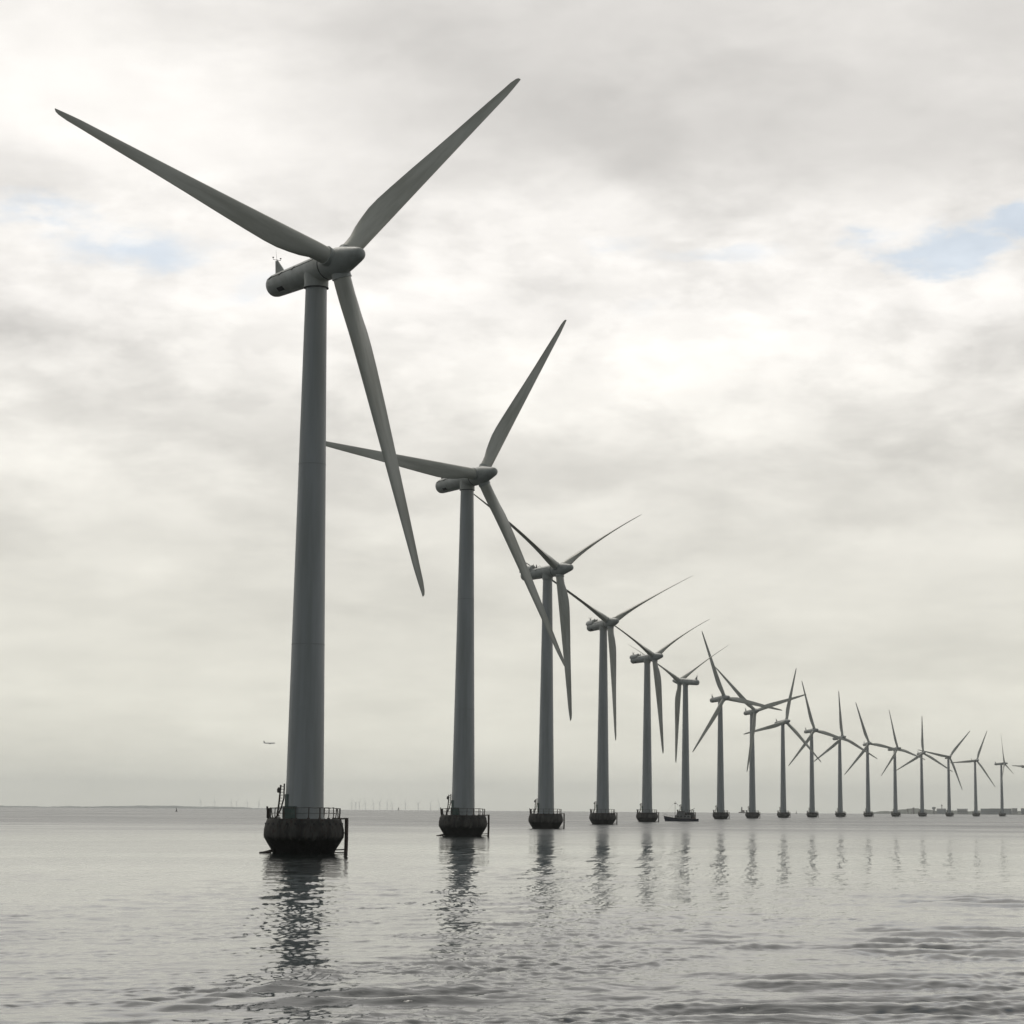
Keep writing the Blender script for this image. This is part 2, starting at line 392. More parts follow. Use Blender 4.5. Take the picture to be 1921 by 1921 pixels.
def foundation_mb():
    mb = MB()
    mb.lathe([(2.9, -1.6), (3.16, -.1), (3.3, .3), (3.72, .95), (4.04, 1.5), (4.12, 1.62), (4.15, 1.9), (4.13, 2.4), (4.03, 2.85), (3.9, 3.25), (3.86, DECK - .12), (3.78, DECK)], 64)
    return mb
def railing_mb(rnd):
    mb = MB(); n = 18; tops = []; mids = []
    for k in range(n):
        a = 2 * math.pi * k / n + rnd.uniform(-.05, .05)
        r0, lean, hh = 3.62, rnd.uniform(-.08, .2), 1.1 + rnd.uniform(-.06, .06)
        p0 = (r0 * math.cos(a), r0 * math.sin(a), DECK); r1 = r0 + lean
        a1 = a + rnd.uniform(-.03, .03)
        p1 = (r1 * math.cos(a1), r1 * math.sin(a1), DECK + hh)
        mb.tube([p0, ((p0[0] + p1[0]) / 2 * 1.01, (p0[1] + p1[1]) / 2 * 1.01, DECK + hh * .5), p1], .055 if k % 3 else .085, 6)
        tops.append(p1); mids.append(((p0[0] + p1[0]) / 2, (p0[1] + p1[1]) / 2, DECK + hh * .52))
        mb.lathe([(.15, DECK), (.15, DECK + .12)], 8, org=(p0[0], p0[1], 0))
    for ring, rad in ((tops, .035), (mids, .024)):
        pts = []
        for k in range(n + 1):
            a_, b_ = Vector(ring[k % n]), Vector(ring[(k + 1) % n]); pts.append(a_)
            if k < n:
                q = (a_ + b_) / 2; q.xy *= 1.02; q.z -= rnd.uniform(0, .07); pts.append(q)
        mb.tube(pts, rad, 6)
    return mb
def landing_mb():
    # boat landing on the +X side: two fender tubes from the deck to the water with rungs and stays
    mb = MB()
    for dy_ in (-.45, .45):
        mb.tube([(4.40, dy_, DECK + .12), (4.40, dy_, 2.4), (4.40, dy_, 1.2), (4.36, dy_, -.9)], .16, 10)
        mb.tube([(3.7, dy_, DECK + .02), (4.40, dy_, DECK + .05)], .08, 8)
        mb.tube([(3.2, dy_, .35), (4.38, dy_, .42)], .06, 8)
        mb.tube([(3.1, dy_, .1), (4.38, dy_, .12)], .05, 8)
        mb.tube([(4.05, dy_, 2.1), (4.38, dy_, 2.1)], .06, 8)
    for k in range(14): mb.tube([(4.39, -.45, DECK - .1 - k * .28), (4.39, .45, DECK - .1 - k * .28)], .025, 6)
    return mb
def stairs_mb():
    # steep ladder with hoop rails rising on the -X side of the tower
    mb = MB()
    mb.tube([(-2.75, -.9, DECK), (-2.55, -.85, 5.2), (-2.42, -.8, 6.95)], .09, 8)
    mb.tube([(-2.95, -.25, DECK), (-2.4, -.3, DECK + 1.0), (-2.12, -.4, 5.6), (-2.1, -.4, 7.1)], .08, 8)
    for k in range(11):
        zz = DECK + .3 + k * .3; mb.tube([(-2.72 + k * .03, -.88, zz), (-2.5 + k * .035, -.3, zz)], .03, 6)
    return mb
def lamp_mb():
    mb = MB(); mb.lathe([(.05, 6.15), (.17, 6.2), (.19, 6.5), (.1, 6.66), (.04, 6.72)], 12, org=(-2.62, -.86, 0)); return mb
def fender_mb():
    mb = MB(); mb.box(-3.62, -.5, DECK + .55, .42, .5, 1.05, bev=.05); mb.tube([(-3.7, -.2, DECK), (-3.85, -.2, DECK + 1.25)], .1, 8); return mb
def cabinet_mb():
    mb = MB(); mb.box(-1.35, -2.15, DECK + .62, 1.25, .7, 1.2, rz=R(-30), bev=.04); mb.box(-1.35, -2.15, DECK + 1.25, 1.35, .8, .06, rz=R(-30)); return mb
def fender_beam_mb():
    mb = MB(); pts = [(-4.3 + .02 * k, -1.6 + k * .35, .06) for k in range(4)]
    mb.tube([(-3.0, -.6, .3), (-3.7, -.8, .12), (-4.45, -1.0, -.02)], [.16, .14, .1], 8); mb.tube([(-4.4, -1.2, 0.02), (-3.2, -1.4, .1)], .12, 8); return mb
def drain_mb(a):
    mb = MB(); ca, sa = math.cos(a), math.sin(a)
    mb.tube([(3.98 * ca, 3.98 * sa, 2.98), (4.04 * ca, 4.04 * sa, 2.97)], .13, 10); return mb
def door_mb():
    mb = MB(); a = R(-155); rings = []
    for z_ in (DECK + .35, DECK + 2.5):
        rings.append([(2.065 * math.cos(a + q), 2.065 * math.sin(a + q), z_) for q in (-.22, -.11, 0, .11, .22)] +
                     [(1.98 * math.cos(a + q), 1.98 * math.sin(a + q), z_) for q in (.22, .11, 0, -.11, -.22)])
    mb.quadgrid(rings, smooth=False); return mb
def tower_mb():
    mb = MB(); zt = 59.55; z0 = DECK; prof = []
    for k in range(26):
        f = k / 25; prof.append((2.0 + (1.14 - 2.0) * f, z0 + (zt - z0) * f))
    prof = [(2.16, z0), (2.16, z0 + .14), (2.0, z0 + .16)] + prof[1:]
    mb.lathe(prof, 64); return mb
def joint_mb(z_):
    mb = MB(); r_ = 2.0 + (1.14 - 2.0) * (z_ - DECK) / (59.55 - DECK)
    mb.lathe([(r_ - .05, z_ - .05), (r_ + .02, z_ - .05), (r_ + .02, z_ + .05), (r_ - .05, z_ + .05)], 48); return mb
def nacelle_mb(open_top=False):
    # along +X (towards the rotor), centre of the tower axis at 0; rear end at -8.07
    mb = MB(); prof = [(.02, -8.12), (.55, -8.08), (.95, -7.95), (1.16, -7.7), (1.25, -7.3), (1.28, -6.5), (1.36, -3.5), (1.44, -.5), (1.5, 1.4), (1.5, 2.02), (1.36, 2.1)]
    mb.lathe(prof, 48, 'x'); return mb
def nacelle_at(x_):
    return float(np.interp(x_, [-8.08, -7.7, -7.3, -6.5, -3.5, -.5, 1.4], [.55, 1.16, 1.25, 1.28, 1.36, 1.44, 1.5]))
def seam_mb():
    mb = MB()
    for sgn in (1, -1):
        pts = []
        for k in range(15):
            x_ = -7.6 + k * .62; r_ = nacelle_at(x_) + .008; a = R(30); pts.append((x_, sgn * r_ * math.cos(a), r_ * math.sin(a)))
        mb.tube(pts, .035, 5)
    return mb
def hinge_mb(x_, sgn):
    mb = MB(); r_ = nacelle_at(x_) + .03
    rings = []
    for xx in (x_ - .09, x_ + .09):
        rings.append([(xx + (q - 30) * .02, sgn * rr * math.cos(R(q)), rr * math.sin(R(q))) for q, rr in ((22, r_), (30, r_ + .03), (38, r_), (38, r_ - .06), (22, r_ - .06))])
    mb.quadgrid(rings, smooth=False); return mb
def vent_mb():
    mb = MB(); rings = []
    for xx in (-5.9, -4.8):
        r_ = nacelle_at(xx) + .012
        rings.append([(xx, -r_ * math.cos(R(q)), -r_ * math.sin(R(q))) for q in (34, 42, 50, 57)] + [(xx, -(r_ - .05) * math.cos(R(q)), -(r_ - .05) * math.sin(R(q))) for q in (57, 50, 42, 34)])
    mb.quadgrid(rings, smooth=False); return mb
def fin_mb():
    mb = MB(); z0 = 1.15; th_ = .08
    prof = [(-7.35, z0), (-5.75, z0), (-6.05, z0 + .5), (-6.95, 2.75), (-7.3, 2.78)]
    mb.quadgrid([[(a, -th_, b_) for a, b_ in prof], [(a, th_, b_) for a, b_ in prof]], smooth=False); return mb
def sensor_mb():
    mb = MB(); mb.tube([(-7.1, -.5, 2.86), (-7.1, .5, 2.86)], .03, 6); mb.tube([(-7.1, 0, 2.7), (-7.1, 0, 2.95)], .04, 6)
    for s_ in (-.5, .5):
        mb.tube([(-7.1, s_, 2.86), (-7.1, s_, 3.05)], .02, 6); mb.lathe([(.02, 3.03), (.1, 3.06), (.1, 3.14), (.02, 3.17)], 8, org=(-7.1, s_, 0))
    mb.tube([(-7.25, .1, 2.8), (-7.4, .12, 4.1)], [.02, .008], 5); return mb
def collar_mb():
    mb = MB(); mb.lathe([(1.3, 59.6), (1.3, 60.3), (1.38, 60.7), (1.42, 61.1)], 40); return mb
def ring_seal_mb():
    mb = MB(); mb.lathe([(1.2, 59.5), (1.34, 59.5), (1.34, 59.59), (1.2, 59.59)], 40); return mb
def raised_mb():
    # the roof half shell slid back and propped up for work inside the nacelle
    mb = MB(); outer = []; ns = 15
    for xx, sc_ in ((-8.25, .55), (-8.05, .92), (-7.6, 1.0), (-5.6, 1.0), (-4.55, 1.0)):
        rr = 1.3 * sc_
        ring = [(xx, rr * math.cos(R(q)), .95 + rr * math.sin(R(q))) for q in np.linspace(-12, 192, ns)]
        outer.append(ring)
    mb.quadgrid(outer, smooth=True); return mb
def tube_mb(pts, r, n=6):
    mb = MB(); mb.tube(pts, r, n); return mb
PROPS = [('roof_prop', [(-4.1, -.6, 1.15), (-3.9, -.6, 2.35)], .06), ('roof_prop', [(-4.1, .5, 1.15), (-3.9, .5, 2.35)], .06), ('winch_post', [(-3.5, .1, 1.2), (-3.5, .1, 2.1)], .12),
         ('hoist_cable', [(-4.4, 0, 1.55), (-3.4, 0, 1.5), (-2.3, 0, 1.75), (-1.9, 0, 1.3)], .045)]
def spinner_mb():
    # local x along the rotor axis, 0 at the rotor centre
    mb = MB(); mb.lathe([(1.3, -1.66), (1.5, -1.62), (1.53, -1.0), (1.53, .4), (1.46, .9), (1.3, 1.6), (1.08, 2.5), (.84, 3.4), (.72, 3.78), (.6, 4.0), (.42, 4.16), (.2, 4.24), (.02, 4.255)], 48, 'x')
    return mb
def gap_mb():
    mb = MB(); mb.lathe([(1.4, -1.75), (1.525, -1.74), (1.525, -1.63), (1.4, -1.62)], 48, 'x'); return mb
def bcollar_mb():
    mb = MB(); mb.lathe([(1.02, .9), (1.04, 1.7), (1.07, 1.72), (1.07, 1.8), (.98, 1.82)], 36, 'x'); return mb

def shell(mbuild, name, key, auto=35):
    me = mbuild.mesh(name); me.materials.append(M[key])
    me.polygons.foreach_set('use_smooth', [True] * len(me.polygons)); me.set_sharp_from_angle(angle=R(auto)); return me
rnd = random.Random(3)
LIB = {'foundation': shell(foundation_mb(), 'foundation', 'concrete', 50), 'railing': shell(railing_mb(rnd), 'railing', 'rail'),
       'boat_landing': shell(landing_mb(), 'boat_landing', 'steel'), 'ladder': shell(stairs_mb(), 'ladder', 'steel'), 'marker_lamp': shell(lamp_mb(), 'marker_lamp', 'rail'),
       'fender_box': shell(fender_mb(), 'fender_box', 'steel'), 'cabinet': shell(cabinet_mb(), 'cabinet', 'cabinet'), 'mooring_beam': shell(fender_beam_mb(), 'mooring_beam', 'steel'),
       'tower': shell(tower_mb(), 'tower', 'tower', 30), 'door': shell(door_mb(), 'door', 'cabinet'), 'yaw_collar': shell(collar_mb(), 'yaw_collar', 'shell'),
       'collar_seal': shell(ring_seal_mb(), 'collar_seal', 'seam'), 'nacelle': shell(nacelle_mb(), 'nacelle', 'shell', 50), 'seam': shell(seam_mb(), 'seam', 'seam'),
       'vent': shell(vent_mb(), 'vent', 'seam'), 'tail_fin': shell(fin_mb(), 'tail_fin', 'shell'), 'wind_sensor': shell(sensor_mb(), 'wind_sensor', 'rail'),
       'raised_roof': shell(raised_mb(), 'raised_roof', 'shell', 50),
       'rotor_hub': shell(spinner_mb(), 'rotor_hub', 'shell', 60), 'hub_seal': shell(gap_mb(), 'hub_seal', 'seam'),
       'blade': shell(blade_mesh(), 'blade', 'blade', 60), 'blade_collar': shell(bcollar_mb(), 'blade_collar', 'shell')}
for k in range(14): LIB['drain%d' % k] = shell(drain_mb(R(-90) + R(-88 + 13.5 * k)), 'drain_hole', 'seam')
PROP_ME = [shell(tube_mb(p_, r_), n_, 'rail') for n_, p_, r_ in PROPS]
JOINTS = [shell(joint_mb(z_), 'flange_joint', 'joint') for z_ in (21.5, 40.5)]
HINGES = [shell(hinge_mb(x_, s_), 'hinge', 'seam') for s_ in (-1, 1) for x_ in (-6.9, -5.0, -2.6)]
def put(key, parent, name=None, mtx=None):
    me = LIB[key] if isinstance(key, str) else key
    o = bpy.data.objects.new(name or me.name, me); col.objects.link(o); o.parent = parent
    if mtx is not None: o.matrix_local = mtx
    return o
def turbine(i, x, y, yaw, phase, pitch, label, near, opened=False, droop=0.0):
    root = empty('wind_turbine', (x, y, drop(x, y)))
    tag(root, label, 'wind turbine', 'offshore wind turbines in a curved row')
    fd = put('foundation', root); put('railing', fd); put('boat_landing', fd)
    put('ladder', fd); put('fender_box', fd); 
    if near:
        put('mooring_beam', fd); put('cabinet', fd)
        for k in range(14): put('drain%d' % k, fd)
    put('marker_lamp', fd)
    tw = put('tower', root); put('door', tw)
    if near:
        put('collar_seal', tw)
        for j_ in JOINTS: put(j_, tw)
    psi = R(yaw)
    n = Vector((math.sin(psi) * math.cos(TILT), -math.cos(psi) * math.cos(TILT), math.sin(TILT)))
    r = Vector((0, 0, 1)).cross(n).normalized(); u = n.cross(r)
    def frame(a, b_, c_, org): return Matrix(((a.x, b_.x, c_.x, org.x), (a.y, b_.y, c_.y, org.y), (a.z, b_.z, c_.z, org.z), (0, 0, 0, 1)))
    C = Vector((0, 0, HUB))
    nc = put('nacelle', root, mtx=frame(n, r, u, C))
    put('yaw_collar', root)
    if i < 9:
        put('seam', nc); put('vent', nc)
        for h_ in HINGES: put(h_, nc)
    if opened:
        put('raised_roof', nc)
        for h_ in PROP_ME: put(h_, nc)
    put('tail_fin', nc) ; put('wind_sensor', nc)
    hub = C + n * OVER
    hb_ = put('rotor_hub', root, mtx=frame(n, r, u, hub)); put('hub_seal', hb_)
    for k in range(3):
        a = R(phase) + k * 2 * math.pi / 3
        d_ = u * math.cos(a) + r * math.sin(a); t_ = -u * math.sin(a) + r * math.cos(a)
        cone = CONE if not droop else .022
        d2 = d_ * math.cos(cone) + n * math.sin(cone); z_ = d2.cross(t_)
        me_ = LIB['blade']
        if droop and abs(math.sin(a)) > .2: me_ = shell(blade_mesh(droop * math.sin(a), pitch), 'blade', 'blade', 60)
        bl = put(me_, root, mtx=frame(d2, t_, z_, hub) @ Matrix.Rotation(R(-pitch), 4, 'X'))
        put('blade_collar', bl)
    return root
TURB = [
 (-25.42, 270.95, 41.8, 45.7, 0, 'nearest and tallest grey white wind turbine, leftmost, on a rusty round base'),
 (-14.85, 448.03, 39.9, 33.8, 0, 'second nearest wind turbine, one blade reaching left behind the nearest tower'),
 (-0.95, 625.58, 49.4, 60.0, -68, 'third wind turbine from the left, open nacelle roof partly hidden by a neighbour blade'),
 (16.3, 805.36, 33.3, 60.8, -79, 'fourth wind turbine from the left, roof shell raised on the nacelle tail, feathered thin blades'),
 (36.68, 985.84, 45.3, 59.1, -68, 'fifth wind turbine from the left, raised roof shell, just left of the blue boat'),
 (60.55, 1165.49, -137.8, 62.4, -72, 'wind turbine turned the other way with nacelle pointing right, blue boat at its foot'),
 (87.78, 1343.34, 32.4, 98.9, 0, 'first wind turbine right of the blue boat, one blade pointing down left'),
 (117.75, 1519.17, 26.7, 73.3, 0, 'wind turbine just right of the little lighthouse, one blade down along its tower'),
 (151.47, 1695.21, 30.7, 15.6, 0, 'ninth wind turbine from the left, blades pointing up, left and down right'),
 (187.87, 1871.52, 30.4, 104.6, 0, 'tenth wind turbine from the left, one blade up left and one down left'),
 (227.6, 2047.66, 30.8, 117.1, 0, 'eleventh wind turbine from the left, one blade straight up and two down'),
 (270.79, 2222.98, 16.0, 102.1, 0, 'twelfth wind turbine from the left, last one before the low shore begins'),
 (317.08, 2397.18, 39.5, 105.7, 0, 'thirteenth wind turbine from the left, standing where the low shore begins'),
 (366.23, 2570.45, 20.0, 0.6, 0, 'fourteenth wind turbine from the left, one blade straight up, left of the mushroom tower'),
 (419.16, 2742.73, 12.5, 41.0, 0, 'fifteenth wind turbine from the left, one blade up right, beside the domed building'),
 (475.08, 2914.11, 22.9, 24.6, 0, 'wind turbine left of the long hall, one blade level to the left'),
 (533.85, 3084.5, 65.8, 109.1, 0, 'second last wind turbine of the row, nearly side on, standing before the long hall'),
 (595.0, 3253.6, 42.0, 30.0, 0, 'wind turbine beyond the right edge, only one level blade reaching into the picture'),
]
for i, (x, y, yaw, ph, pit, lab) in enumerate(TURB):
    turbine(i, x, y, yaw, ph, pit, lab, i < 2, 2 <= i <= 4, {2: .067, 3: .045, 4: .09, 5: .06}.get(i, 0.0))

# ------------------------------------------------------------------ far wind farm on the horizon
def polar(a_deg, r_): return Vector((r_ * math.sin(R(a_deg)), r_ * math.cos(R(a_deg)), 0))
ft = MB(); ft.lathe([(2.3, -2), (1.4, 68)], 10); fn = MB(); fn.lathe([(.5, -5), (1.9, -4), (1.9, 3), (.4, 6)], 10, 'x')
fbl = MB(); fbl.quadgrid([[(s_, -c_ / 2, -.25), (s_, c_ / 2, -.25), (s_, c_ / 2, .25), (s_, -c_ / 2, .25)] for s_, c_ in ((1, 2.2), (9, 3.2), (30, 1.8), (46, .6))])
fm = [shell(ft, 'tower', 'farwhite'), shell(fn, 'nacelle', 'farwhite'), shell(fbl, 'blade', 'farwhite')]
FAR = [(-4.33, 33), (-4.17, 71), (-3.85, 8), (-3.56, 52), (-2.61, 77), (-7.30, 22), (-6.35, 61), (-7.60, 10), (-6.95, 50), (-6.83, 80), (-6.60, 30), (-4.24, 100), (-4.03, 20), (-3.72, 65), (-3.45, 5), (-3.16, 40), (-2.88, 90), (-2.42, 15)]
for a_, ph in FAR:
    q = polar(a_, 21500); root = empty('wind_turbine', (q.x, q.y, drop(q.x, q.y)), R(-35))
    tag(root, 'very faint tiny wind turbine far away on the left part of the horizon', 'wind turbine', 'faint wind farm on the horizon')
    put(fm[0], root); nc = put(fm[1], root); nc.matrix_local = Matrix.Translation((0, 0, 69)) @ Matrix.Rotation(R(-90), 4, 'Z')
    for k in range(3):
        an = R(ph + 120 * k); b_ = put(fm[2], root)
        b_.matrix_local = Matrix.Translation((0, -5, 69)) @ Matrix.Rotation(an, 4, 'Y')

# ------------------------------------------------------------------ far shores
def ridge(name, a0, a1, r0, depth, hfun, n, material, nd=6):
    mb = MB(); rings = []
    for j in range(nd):
        f = j / (nd - 1); ring = []
        for k in range(n):
            a = a0 + (a1 - a0) * k / (n - 1); q = polar(a, r0 + depth * f)
            prof = math.sin(math.pi * min(1, f * 1.15)) ** .5 if f < .87 else 0
            h_ = hfun(a, f) * prof
            ring.append((q.x, q.y, drop(q.x, q.y) + (h_ if 0 < j < nd - 1 else -3)))
        rings.append(ring)
    mb.quadgrid(rings, close=False, cap0=False, cap1=False, smooth=True)
    return mb.build(name, material)
rs = random.Random(5)
ph_ = [rs.uniform(0, 6.3) for _ in range(12)]
def nz(a, f, k0=3.0):
    return sum(math.sin(a * k0 * 2.05 ** q + ph_[q] + f * (2 + q)) / 1.6 ** q for q in range(8)) * .35 + .5
def left_h(a, f):
    base = float(np.interp(a, [-16, -12.3, -11.5, -9.9, -9.5, -8.9, -8.3, -7.9, -7.4, -6.9, -6.5, -5.9, -5.2], [10, 15, 14, 14, 22, 22, 24, 24, 19, 19, 14.5, 13.5, 9.0]))
    return base + nz(a, f, 4) * 5.5
tag(ridge('far_shore', -16, -5.2, 18000, 2200, left_h, 700, M['hill']), 'faint low wooded shore along the left horizon', 'shore', kind='structure')
def right_h(a, f):
    base = float(np.interp(a, [7.0, 7.15, 7.45, 7.6, 7.8, 8.0, 8.4, 9.0, 9.4, 10, 16], [4.4, 5.5, 6.8, 12, 16, 15, 11, 10, 9.5, 10, 10]))
    return base + nz(a, f, 9) * 2.6
tag(ridge('near_shore', 6.98, 16, 7900, 500, right_h, 700, M['land']), 'low green shore of the island along the right horizon', 'shore', kind='structure')

def hall(a0, a1, r_, h_, wall_key, name, label, roof='flat', floor_z=1.5, windows=0, dep=45):
    p0, p1 = polar(a0, r_), polar(a1, r_); c_ = (p0 + p1) / 2; L_ = (p1 - p0).length
    root = empty(name, (c_.x, c_.y, drop(c_.x, c_.y)), math.atan2(p1.y - p0.y, p1.x - p0.x))
    tag(root, label, name.replace('_', ' ') if name != 'long_hall' else 'building', None)
    mb = MB(); mb.box(0, 0, (h_ + floor_z) / 2, L_, dep, h_ - floor_z); mb.build('wall', M[wall_key], root)
    mb = MB()
    if roof == 'flat': mb.box(0, 0, h_ + .4, L_ + 1.5, dep + 1.5, .8)
    elif roof == 'gable':
        mb.quadgrid([[(s_ * (L_ / 2 + 1), -dep / 2 - 1, h_), (s_ * (L_ / 2 + 1), 0, h_ + 3), (s_ * (L_ / 2 + 1), dep / 2 + 1, h_), (s_ * (L_ / 2 + 1), 0, h_ - .05)] for s_ in (-1, 1)], smooth=False)
    else:
        mb.quadgrid([[(s_ * L_ / 2, dep / 2 * math.cos(t_), h_ + 5 * math.sin(t_)) for t_ in np.linspace(0, math.pi, 13)] for s_ in (-1, 1)], smooth=True)
    mb.build('roof', M['roofdark'], root)
    for k in range(windows):
        mb = MB(); mb.box(-L_ / 2 + L_ * (k + .5) / windows, -dep / 2 - .04, floor_z + (h_ - floor_z) * .55, L_ / windows * .6, .12, 2.4); mb.build('window', M['glass'], root)
    return root
hall(9.55, 10.02, 7880, 17.5, 'wallgrey', 'long_hall', 'long flat blue grey hall on the shore behind the rightmost turbine', windows=7)
hall(9.36, 9.56, 7885, 16.8, 'wallgrey', 'long_hall', 'lower left wing of the flat halls between the last two turbines', windows=3)
hall(10.03, 10.14, 7870, 18.5, 'wallpale', 'long_hall', 'small pale block right of the long flat hall', windows=2)
hall(10.22, 10.9, 7850, 18.5, 'wallgrey', 'long_hall', 'dark flat hall at the right edge of the picture', windows=8)
hall(8.86, 9.08, 7890, 14.0, 'wallpale', 'long_hall', 'low pale shed on the shore between the third and second last turbines', roof='gable', windows=4)
hall(8.42, 8.62, 7890, 12.0, 'wallgrey', 'domed_building', 'low round roofed building right of the slim chimney', roof='barrel')
# mushroom shaped water tower, slim tower, small observation tower
q = polar(8.36, 7880); root = empty('water_tower', (q.x, q.y, drop(q.x, q.y))); tag(root, 'mushroom shaped tower on the right hand shore', 'tower')
mb = MB(); mb.lathe([(3.6, 0), (2.6, 14)], 20); mb.build('shaft', M['wallpale'], root)
mb = MB(); mb.lathe([(2.6, 13.5), (5.5, 17), (5.8, 20.5), (5.2, 21.2)], 24); mb.build('tank', M['wallgrey'], root)
q = polar(8.53, 7900); root = empty('radio_tower', (q.x, q.y, drop(q.x, q.y))); tag(root, 'slim tall mast tower right of the mushroom shaped tower', 'tower')
mb = MB(); mb.lathe([(1.3, 0), (1.0, 24)], 14); mb.build('shaft', M['wallpale'], root)
mb = MB(); mb.lathe([(1.0, 23.5), (2.2, 24.5), (2.2, 27), (.3, 28.5), (.2, 31)], 14); mb.build('head', M['brick'], root)
for a_, h_, w_, lab in ((7.92, 17, 3.2, 'small dark tower on the shore between the fifth and fourth last turbines'), (7.80, 14, 2.4, 'squat dark hut left of the small dark shore tower')):
    q = polar(a_, 7890); root = empty('shore_tower', (q.x, q.y, drop(q.x, q.y))); tag(root, lab, 'tower')
    mb = MB(); mb.box(0, 0, h_ / 2, w_ * 1.4, w_ * 1.4, h_, bev=.1); mb.build('wall', M['brick'], root)
    mb = MB(); mb.lathe([(w_ * 1.3, h_), (w_ * .9, h_ + 1.5), (.1, h_ + 3)], 8); mb.build('roof', M['roofdark'], root)

# ------------------------------------------------------------------ lighthouse on its islet
x, y = 395.4, 5376.8; z0 = drop(x, y)
root = empty('lighthouse', (x, y, z0)); tag(root, 'small hazy lighthouse on a low stone pier at the horizon', 'lighthouse')
mb = MB(); mb.lathe([(7.6, -1.5), (7.2, 1.0), (6.8, 2.2)], 24); mb.build('pier', M['brick'], root, auto=30)
mb = MB(); mb.box(2.6, 0, 3.4, 5.2, 4.5, 2.6, bev=.1); mb.quadgrid([[(s_, -2.5, 4.7), (s_, 0, 6.0), (s_, 2.5, 4.7), (s_, 0, 4.65)] for s_ in (-.2, 5.4)], smooth=False); mb.build('keepers_house', M['brick'], root)
mb = MB(); mb.lathe([(2.0, 2.2), (1.35, 9.2), (1.9, 9.5), (1.9, 9.8)], 20, org=(-.6, 0, 0)); mb.build('tower', M['wallpale'], root, auto=30)
mb = MB(); mb.lathe([(1.0, 9.8), (1.0, 11.3), (1.25, 11.5), (.1, 12.8)], 14, org=(-.6, 0, 0)); mb.build('lantern', M['roofdark'], root, auto=30)

# ------------------------------------------------------------------ buoys and small craft
def buoy(x, y, s_, label):
    root = empty('buoy', (x, y, drop(x, y))); root.scale = (s_, s_, s_); tag(root, label, 'buoy')
    mb = MB(); mb.lathe([(.5, -.5), (.95, -.3), (1.0, .35), (.6, .6)], 18); mb.build('float', M['buoy'], root, auto=40)
    mb = MB(); mb.lathe([(.55, .55), (.14, 2.4)], 4); mb.build('cage', M['buoy'], root)
    mb = MB(); mb.lathe([(.1, 2.3), (.28, 2.5), (.28, 2.8), (.05, 3.1)], 10); mb.build('lamp', M['buoy'], root, auto=40)
buoy(-316.6, 2217.9, 1.05, 'dark conical buoy floating just below the left horizon')
buoy(448, 4750, 1.7, 'speck of a dark buoy between the ninth and tenth turbines')
def sailboat(x, y, s_, label, rz=0):
    root = empty('sailboat', (x, y, drop(x, y)), rz); root.scale = (s_, s_, s_); tag(root, label, 'sailboat')
    rings = []
    for f in np.linspace(0, 1, 9):
        w_ = 1.3 * math.sin(math.pi * (.12 + .88 * (1 - f) * .9)) if f < 1 else .03
        xx = -4 + 8.5 * f; zt_ = .9 + .3 * f * f
        rings.append([(xx, -w_, zt_), (xx, -w_ * .7, 0), (xx, 0, -.4), (xx, w_ * .7, 0), (xx, w_, zt_)])
    mb = MB(); mb.quadgrid(rings); mb.build('hull', M['buoy'], root)
    mb = MB(); mb.tube([(.6, 0, .8), (.6, 0, 11)], .07, 6); mb.build('mast', M['rail'], root)
    mb = MB(); mb.quadgrid([[(.5, -.04, 1.8), (-3.2, -.04, 1.8), (.5, -.04, 10.6)], [(.5, .04, 1.8), (-3.2, .04, 1.8), (.5, .04, 10.6)]], smooth=False); mb.build('sail', M['sailwhite'], root)
sailboat(-391.4, 6778, .9, 'faint tiny sailboat on the horizon between the two nearest towers', .5)
sailboat(560, 6300, .7, 'tiny sailboat on the horizon between the tenth and eleventh turbines', .2)

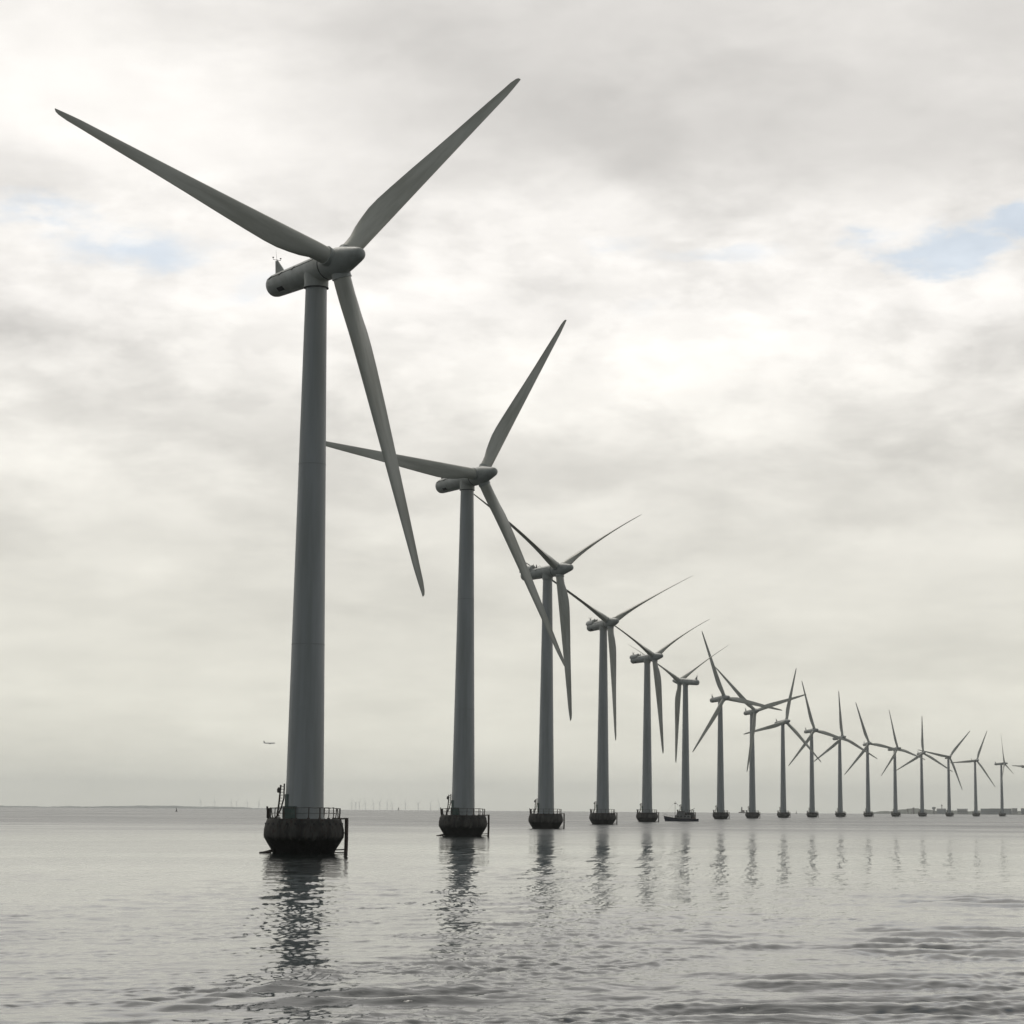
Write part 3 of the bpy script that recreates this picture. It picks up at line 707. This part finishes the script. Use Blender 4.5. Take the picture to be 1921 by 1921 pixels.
# ------------------------------------------------------------------ work boat
def work_boat(x, y, rz):
    root = empty('work_boat', (x, y, drop(x, y)), rz)
    tag(root, 'dark blue work boat with cluttered deck and mast at the foot of the reversed turbine', 'boat')
    L_ = 13.6; rings = []
    for k in range(15):
        f = k / 14; xx = -7.2 + L_ * f                        # bow at +x
        w_ = 2.1 * (1 - max(0, (f - .55) / .45) ** 2.2) * (.93 + .07 * min(1, f * 6)); w_ = max(w_, .04)
        sh = .95 + 1.25 * max(0, f - .35) ** 2 * 2.1
        rake = max(0, (f - .85)) * 4
        rings.append([(xx + rake, -w_, sh), (xx + rake * .6, -w_ * .96, sh * .45), (xx, -w_ * .8, -.1), (xx - rake * .3, 0, -.75), (xx, w_ * .8, -.1), (xx + rake * .6, w_ * .96, sh * .45), (xx + rake, w_, sh)])
    mb = MB(); mb.quadgrid(rings); hull = mb.build('hull', M['navy'], root, auto=40)
    mb = MB()
    for s_ in (-1, 1): mb.tube([(r_[0 if s_ < 0 else 6][0], r_[0 if s_ < 0 else 6][1], r_[0][2] + .04) for r_ in rings], .09, 6)
    mb.build('gunwale', M['steel'], hull)
    mb = MB(); mb.box(-.8, 0, 1.75, 6.4, 3.0, 1.5, bev=.12); cab = mb.build('cabin', M['boatwhite'], root)
    for s_ in (-1, 1):
        for k in range(4): mb = MB(); mb.box(-3.0 + k * 1.4, s_ * 1.51, 1.95, .8, .06, .5); mb.build('window', M['glass'], cab)
    mb = MB(); mb.quadgrid([[(-1.6, -1.25, 2.45), (1.5, -1.25, 2.45), (1.5, 1.25, 2.45), (-1.6, 1.25, 2.45)], [(-1.5, -1.1, 4.0), (1.0, -1.1, 4.0), (1.0, 1.1, 4.0), (-1.5, 1.1, 4.0)]], smooth=False)
    wh = mb.build('wheelhouse', M['boatwhite'], root)
    mb = MB(); mb.box(-.25, 0, 4.06, 2.9, 2.5, .12); mb.build('roof', M['boatwhite'], wh)
    mb = MB(); mb.box(-.35, -1.2, 3.3, 2.2, .08, .6); mb.build('window', M['glass'], wh)
    mb = MB(); mb.box(1.28, 0, 3.3, .1, 1.9, .6); mb.build('window', M['glass'], wh)
    mb = MB(); mb.tube([(2.4, 0, 1.2), (2.35, 0, 8.1)], [.09, .05], 8); mb.tube([(2.36, -1.1, 6.7), (2.36, 1.1, 6.7)], .04, 6); mb.tube([(2.36, 0, 7.4), (1.3, 0, 6.6), (1.2, 0, 5.9)], .04, 6)
    mb.box(2.3, 0, 7.2, .9, .5, .35, bev=.05); mast = mb.build('mast', M['rail'], root)
    mb = MB(); mb.tube([(2.35, 0, 7.9), (6.9, 0, 2.2)], .02, 4); mb.tube([(2.35, 0, 7.9), (-1.4, 0, 4.1)], .02, 4); mb.build('stay', M['rail'], mast)
    mb = MB(); mb.tube([(-3.4, 0, 2.4), (-3.4, 0, 4.3), (-5.6, 0, 5.2)], .1, 8); mb.tube([(-3.4, .2, 2.4), (-4.6, .1, 4.7)], .06, 6); mb.build('deck_crane', M['steel'], root)
    mb = MB()
    for k in range(8):
        r_ = rings[14 - k] if k < 6 else rings[14 - k]
        for s_ in (0, 6): mb.tube([(r_[s_][0], r_[s_][1] * .95, r_[s_][2]), (r_[s_][0], r_[s_][1] * .95, r_[s_][2] + .85)], .03, 5)
    for s_ in (0, 6): mb.tube([(rings[14 - k][s_][0], rings[14 - k][s_][1] * .95, rings[14 - k][s_][2] + .85) for k in range(8)], .03, 5)
    mb.build('bow_rail', M['rail'], root)
    for k in range(4):
        mb = MB(); xx = -4.5 + k * 2.6; mb.lathe([(.05, .25), (.2, .35), (.24, .6), (.2, .9), (.05, 1.0)], 10, org=(xx, -2.2, -.1)); mb.build('fender', M['seam'], root)
    mb = MB(); mb.box(-5.3, .3, 1.3, 1.4, 1.2, .8, bev=.05); mb.build('deck_box', M['brick'], root)
    mb = MB(); mb.lathe([(.3, 2.5), (.3, 3.5), (.36, 3.55), (.36, 3.7)], 12, org=(-2.9, .5, 0)); mb.build('funnel', M['roofdark'], root, auto=30)
work_boat(53.3, 1062, R(180 - 4))

# ------------------------------------------------------------------ airliner far off above the horizon
def airliner(loc, rz):
    root = empty('airliner', loc, rz); root.scale = (.86, .86, .86); tag(root, 'tiny hazy airliner flying low, left of the nearest tower', 'airplane')
    mb = MB(); mb.lathe([(.05, 20), (.9, 19.2), (1.6, 17.6), (1.95, 15), (1.95, -9), (1.5, -14), (.7, -18.5), (.2, -20)], 20, 'x'); fus = mb.build('fuselage', M['alu'], root, auto=60)
    for s_ in (-1, 1):
        mb = MB(); mb.quadgrid([[(x0, s_ * y_, z_ - h_), (x1, s_ * y_, z_), (x0, s_ * y_, z_ + h_), (x2, s_ * y_, z_)] for x0, x1, x2, y_, z_, h_ in ((2.0, 5.5, -2.5, 1.6, -.9, .5), (-1.5, 1.0, -3.5, 8, -.3, .3), (-5.6, -4.4, -6.6, 17, .8, .1))])
        wing = mb.build('wing', M['alu'], root)
        mb = MB(); mb.lathe([(.9, 4.6), (1.05, 3.8), (1.0, 1.6), (.6, .2)], 14, 'x', org=(0, s_ * 5.6, -2.0)); mb.build('engine', M['steel'], wing)
        mb = MB(); mb.quadgrid([[(x0, s_ * y_, z_ - .12), (x1, s_ * y_, z_), (x0, s_ * y_, z_ + .12), (x2, s_ * y_, z_)] for x0, x1, x2, y_, z_ in ((-16.5, -15, -18.5, .6, .6), (-18.6, -18.0, -19.4, 6, 1.0))]); mb.build('tailplane', M['alu'], root)
    mb = MB(); mb.quadgrid([[(x0, -.16, z_), (x1, 0, z_), (x0, .16, z_), (x2, 0, z_)] for x0, x1, x2, z_ in ((-15.5, -12.5, -18.6, 1.4), (-18.5, -17.4, -20.3, 7.6))]); mb.build('tail_fin', M['wallpale'], root)
airliner((-782, 7250, 178), R(-8))
